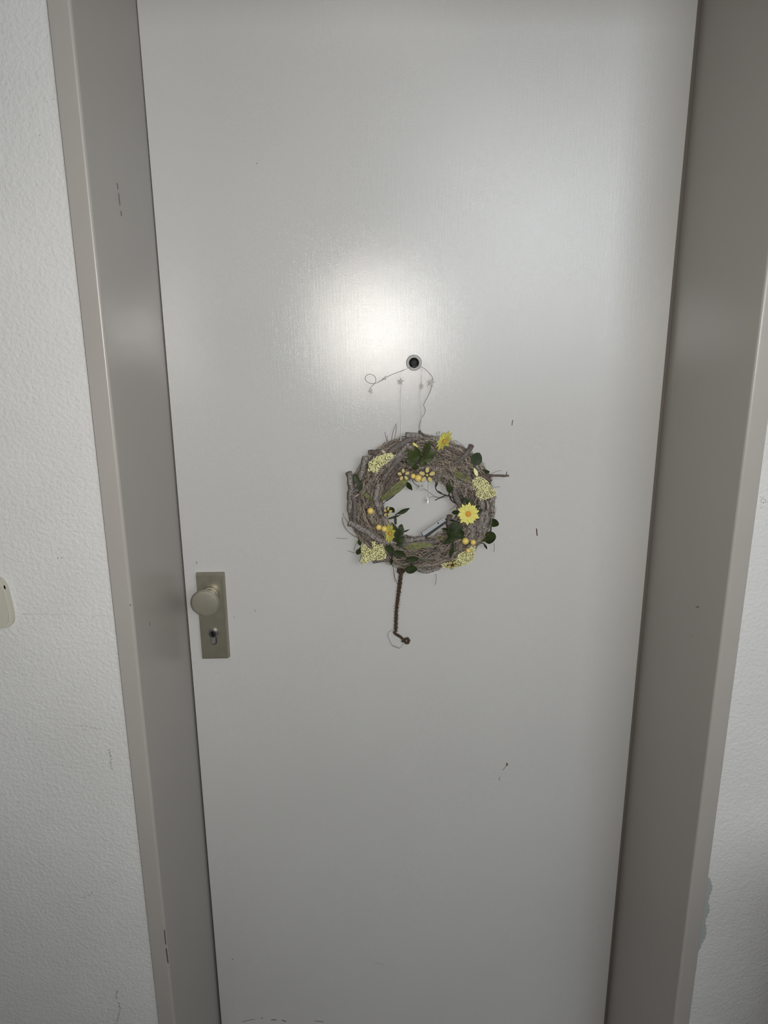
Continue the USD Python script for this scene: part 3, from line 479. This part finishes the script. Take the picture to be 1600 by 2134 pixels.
daisy(1160, 803, 106, .050, (-.10, -1, .12), 0.2, 2, 'petal_pale', npet=10, wid=0.36, cup=.12)
daisy(955, 172, 112, .046, (-.72, -.34, .62), 0.1, 2, 'petal_yellow', cup=0.16, npet=9, wid=0.36, centre_r=0.2)
daisy(478, 975, 100, .044, (-.85, -.50, .12), 0.3, 2, 'petal_yellow', cup=0.14, npet=9, wid=0.36, centre_r=0.2)
# heads of tiny pale balls
def millet(poly, h0, dome, n, r0=6.1):
    P = Polygon(poly); x0, y0, x1, y1 = P.bounds; bd = P.exterior; pts = []
    g = np.random.default_rng(int(x0)+3); tries = 0
    while len(pts) < n and tries < 40000:
        tries += 1; x, y = g.uniform(x0, x1), g.uniform(y0, y1)
        if not P.contains(Point(x, y)): continue
        if any((x-a)**2 + (y-b)**2 < 94 for a, b, _ in pts): continue
        pts.append((x, y, bd.distance(Point(x, y))))
    ico = trimesh.creation.icosphere(subdivisions=1, radius=1.0); ms = []
    for x, y, d in pts:
        h = h0 + dome*(1-math.exp(-d/26)) + g.uniform(-.0012, .0012); b = ico.copy(); b.apply_scale(mm(r0*g.uniform(.78, 1.15), h)); b.apply_translation(wz(x, y, h)); ms.append(b)
    # soft backing that carries the balls, same outline, coloured dark for the shade between them
    cm = trimesh.creation.extrude_polygon(P.buffer(-4).buffer(0) if P.buffer(-4).geom_type == 'Polygon' else P, 1.0, engine='earcut'); v = cm.vertices; cm.vertices = np.array([wz(a, b, h0-.008 + c_*.0065) for a, b, c_ in v])
    p = obj('flower_head', cm, 'millet_core', WR, smooth=False); obj('bud', ms, 'millet_pale', p, smooth=True, kind='stuff')
millet([(282, 425), (285, 350), (330, 315), (400, 290), (470, 268), (522, 292), (505, 320), (480, 335), (425, 370), (385, 395), (362, 448), (310, 430)], .040, .006, 260)
millet([(1198, 560), (1195, 510), (1225, 480), (1280, 482), (1330, 520), (1360, 560), (1408, 610), (1400, 645), (1330, 670), (1268, 688), (1225, 640), (1240, 600), (1205, 592)], .038, .010, 330)
millet([(218, 1080), (255, 1072), (285, 1108), (318, 1118), (316, 1048), (345, 1045), (368, 1085), (392, 1050), (425, 1075), (442, 1130), (435, 1200), (380, 1205), (310, 1212), (240, 1248), (215, 1225), (225, 1150)], .038, .008, 360)
millet([(920, 1250), (945, 1232), (1000, 1230), (1045, 1195), (1095, 1140), (1150, 1120), (1195, 1080), (1222, 1085), (1215, 1150), (1205, 1205), (1150, 1245), (1085, 1268), (985, 1275), (930, 1285)], .034, .008, 330)
# a pale bud and a white chip of wood
obj('pale_leaf', leaf_mesh(wz(1240, 475, .040), wz(1212, 400, .044), mm(34), (.3, -1, 0)), 'millet_pale', WR, smooth=True)
obj('wood_chip', leaf_mesh(wz(672, 182, .042), wz(720, 218, .042), mm(20), (0, -1, .2), .5, .05, 0), 'petal_pale', WR, smooth=True)
obj('wood_chip', leaf_mesh(wz(400, 248, .036), wz(442, 275, .036), mm(24), (0, -1, .2), .5, .05, 0), 'straw_tan', WR, smooth=True)
obj('wood_chip', leaf_mesh(wz(170, 655, .040), wz(200, 628, .040), mm(12), (0, -1, .2), .5, .05, 0), 'straw_tan', WR, smooth=True)
# clear hanging threads up to the door viewer, their shine painted as white
th_ = [[(691, 1500, .034), (691, 1420, .030), (691, 1320, .024), (691, 1220, .019), (690, 1110, .014), (695, 1010, .010), (692, 860, .007), (690, 640, .006), (700, 420, .006), (740, 375, .006), (815, 345, .0045)], [(694, 1500, .034), (694, 1420, .030), (694, 1310, .024), (697, 1210, .018), (708, 1110, .013), (711, 1000, .010), (701, 860, .007), (698, 640, .006), (702, 420, .006), (742, 378, .005), (817, 347, .0045)],
       [(1006, 1330, .034), (1000, 1200, .024), (992, 900, .012), (988, 640, .008), (1003, 560, .008), (1008, 420, .006), (1000, 340, .005), (975, 318, .0045)], [(1002, 1330, .034), (1010, 1200, .024), (1004, 900, .012), (998, 650, .008), (1010, 560, .008), (1014, 420, .006), (1004, 340, .005), (977, 318, .0045)]]
for pts in th_: obj('hanging_thread', tube(smooth_path([sz(*p) for p in pts], 40), 0.00030, 5), 'nylon_shine', WR, smooth=True)
obj('hanging_thread', tube(smooth_path([wz(812, 525, .03), wz(811, 600, .022), wz(812, 690, .016)], 14), 0.0006, 5), 'nylon_shine', WR, smooth=True)
# brown hanging cord below
def twisted(pts, r, plies, turns, n, name='cord', parent=WR):
    Q = smooth_path([rz(*p) for p in pts], n); Tn = np.gradient(Q, axis=0); Tn /= np.linalg.norm(Tn, axis=1, keepdims=True); A = np.cross(Tn, [0, -1.0, 0]); A /= np.linalg.norm(A, axis=1, keepdims=True); B = np.cross(Tn, A); t = np.linspace(0, 2*np.pi*turns, n)
    ms = []
    for k in range(plies):
        ph = t + k*2*math.pi/plies; ms.append(tube(Q + (A*np.cos(ph)[:, None] + B*np.sin(ph)[:, None])*r*0.58, r*0.62, 8, 0.25, 3+k))
    return obj(name, ms, 'rope_brown', parent, smooth=50), Q
ROPE, RQ = twisted([(588, 90, .018), (590, 200, .012), (572, 330, .008), (555, 480, .007), (520, 760, .006), (478, 1040, .005), (462, 1300, .005), (455, 1590, .005)], 0.0028, 2, 9, 150)
twisted([(566, 300, .010), (530, 480, .007), (497, 760, .006), (466, 1040, .005), (447, 1300, .005), (446, 1590, .005)], 0.0020, 2, 9, 120, 'strand', ROPE)
twisted([(415, 1590, .006), (440, 1625, .007), (540, 1690, .006), (620, 1770, .006), (690, 1830, .006), (728, 1790, .007), (700, 1735, .007), (640, 1765, .008), (600, 1795, .006)], 0.0025, 2, 7, 90, 'strand', ROPE)
twisted([(520, 250, .010), (545, 340, .013), (600, 330, .014), (620, 260, .012), (560, 230, .014), (525, 290, .015), (580, 345, .014)], 0.0027, 2, 5, 70, 'knot', ROPE)
ms = []
for k in range(320):
    q = RQ[rng.integers(8, 149)]; d = rng.normal(0, 1, 3)*np.array([1, .4, .6]); d /= np.linalg.norm(d); L = rng.uniform(.002, .0055)
    ms.append(tube(smooth_path([q + d*.002, q + d*(.002+L/2) + rng.normal(0, .0006, 3), q + d*(.002+L) + np.array([0, 0, -.0006])], 4), 0.00014, 3))
obj('fuzz', ms, 'rope_fibre', ROPE, smooth=False, kind='stuff')
obj('loose_strand', tube(smooth_path([rz(385, 150, .014), rz(410, 300, .010), rz(450, 480, .008), rz(490, 580, .008)], 20), 0.0004, 4), 'fibre', WR)
# ------------------------------------------------------------------ string of tiny star lights wound into the wreath
SL = thing('string_lights', sz(985, 318, 0.0), 'thin wire string of small clear star lights with grey battery box wound through the wreath', 'string lights')
wire = [(232, 690, .012), (236, 640, .012), (268, 600, .011), (298, 570, .011), (314, 515, .012), (296, 468, .013), (250, 440, .013), (190, 442, .013), (152, 490, .012), (168, 535, .011), (205, 566, .011), (262, 577, .0125), (330, 565, .012), (400, 528, .011), (450, 495, .010), (560, 440, .008), (700, 385, .006), (790, 350, .0045), (870, 323, .0042), (985, 318, .0042), (1070, 365, .006), (1145, 445, .009), (1178, 530, .012), (1160, 575, .013), (1150, 650, .012), (1118, 740, .010), (1060, 850, .008), (1040, 895, .008), (1065, 985, .009), (1030, 1070, .011), (988, 1150, .016), (970, 1230, .026), (990, 1330, .035)]
obj('wire', tube(smooth_path([sz(*p) for p in wire], 220), 0.00042, 6), 'wire_grey', SL, smooth=True)
w2 = [wz(x, y, h) for x, y, h in ((670, 500, .030), (700, 545, .022), (745, 572, .018), (800, 600, .016), (870, 650, .014), (930, 662, .016), (1000, 640, .024))]
obj('wire', tube(smooth_path(w2, 40), 0.00042, 6), 'wire_grey', SL, smooth=True)
w3 = [wz(x, y, h) for x, y, h in ((810, 700, .014), (820, 660, .016), (860, 655, .014), (930, 664, .016))]
obj('wire', tube(smooth_path(w3, 20), 0.0004, 6), 'wire_grey', SL, smooth=True)
wr_ = [rz(x, y, .006) for x, y in ((440, 1575), (340, 1572), (288, 1640), (320, 1760), (385, 1880), (450, 1910), (510, 1935))]
obj('wire', tube(smooth_path(wr_, 36), 0.00036, 6), 'wire_grey', SL, smooth=True)
obj('wire_end', tube(smooth_path([rz(385, 1882, .006), rz(450, 1908, .006), rz(530, 1940, .006)], 8), 0.0010, 6), 'dull_grey', SL, smooth=True)
obj('wire', tube(smooth_path([rz(530, 1938, .006), rz(575, 1905, .006), rz(598, 1850, .008)], 8), 0.00030, 6), 'wire_grey', SL, smooth=True)
def star(c_, R_, nrm, rot=0, th=0.0022):
    pts = [(R_*(1 if k % 2 == 0 else 0.40)*math.cos(math.radians(90+rot+36*k)), R_*(1 if k % 2 == 0 else 0.40)*math.sin(math.radians(90+rot+36*k))) for k in range(10)]
    nr = np.array(nrm, float); nr /= np.linalg.norm(nr); X_ = np.cross([0, 0, 1.0], nr); X_ /= np.linalg.norm(X_); Y_ = np.cross(nr, X_)
    V = [c_ + x*X_ + y*Y_ for x, y in pts] + [c_ + nr*th, c_ - nr*th]; F = []
    for k in range(10): F += [(k, (k+1) % 10, 10), ((k+1) % 10, k, 11)]
    m = trimesh.Trimesh(V, F, process=False); m.fix_normals(); p = obj('star', m, 'star_plastic', SL, smooth=False)
    obj('bulb', tube([c_ - Y_*R_*.25, c_ + Y_*R_*.1], R_*0.20, 6), 'dull_grey', p)
star(sz(688, 545, .009), .0072, (.1, -1, .1), -8); star(sz(1152, 566, .014), .0082, (-.1, -1, .2), -10); star(sz(235, 692, .013), .0068, (.75, -.7, .45), 20); star(sz(450, 497, .011), .0066, (.6, -.7, -.7), 10); star(sz(1010, 612, .010), .0076, (1, -.55, .1), 0)
star(wz(748, 570, .018), .0080, (.3, -.8, .8), 30); star(wz(808, 684, .015), .0072, (.7, -.8, .3), 12)
# battery box, on edge against the door inside the ring: grey lit side above, shaded side painted dark below
def bar(p0, p1, wdt, h0, h1, matn, name, parent, label=None):
    a_, b_ = np.array(p0, float), np.array(p1, float); d = (b_-a_)/np.linalg.norm(b_-a_); nn = np.array([-d[1], d[0]])*wdt/2
    q = [a_+nn*.8, a_+d*4+nn, b_-d*4+nn, b_+nn*.8, b_-nn*.8, b_-d*4-nn, a_+d*4-nn, a_-nn*.8]
    V = np.array([wz(x, y, h) for h in (h0, h1-.0012) for x, y in q] + [wz(*((a_+b_)/2 + (np.array(v)-(a_+b_)/2)*.97), h1) for v in q])
    return obj(name, trimesh.Trimesh(V, process=False, faces=np.zeros((0, 3), int)).convex_hull if False else trimesh.convex.convex_hull(V), matn, parent, smooth=25, label=label)
BB = bar((757, 985), (956, 848), 36, .010, .030, 'battery_grey', 'battery_box', SL, 'grey plastic battery box')
bar((784, 1003), (962, 872), 26, .010, .0285, 'battery_shaded', 'shaded_side', BB)
obj('button', ball(wz(897, 884, .030), .0013, 1), 'black', BB)
obj('switch_slot', ball(wz(935, 862, .030), .0009, 1), 'dull_grey', BB)
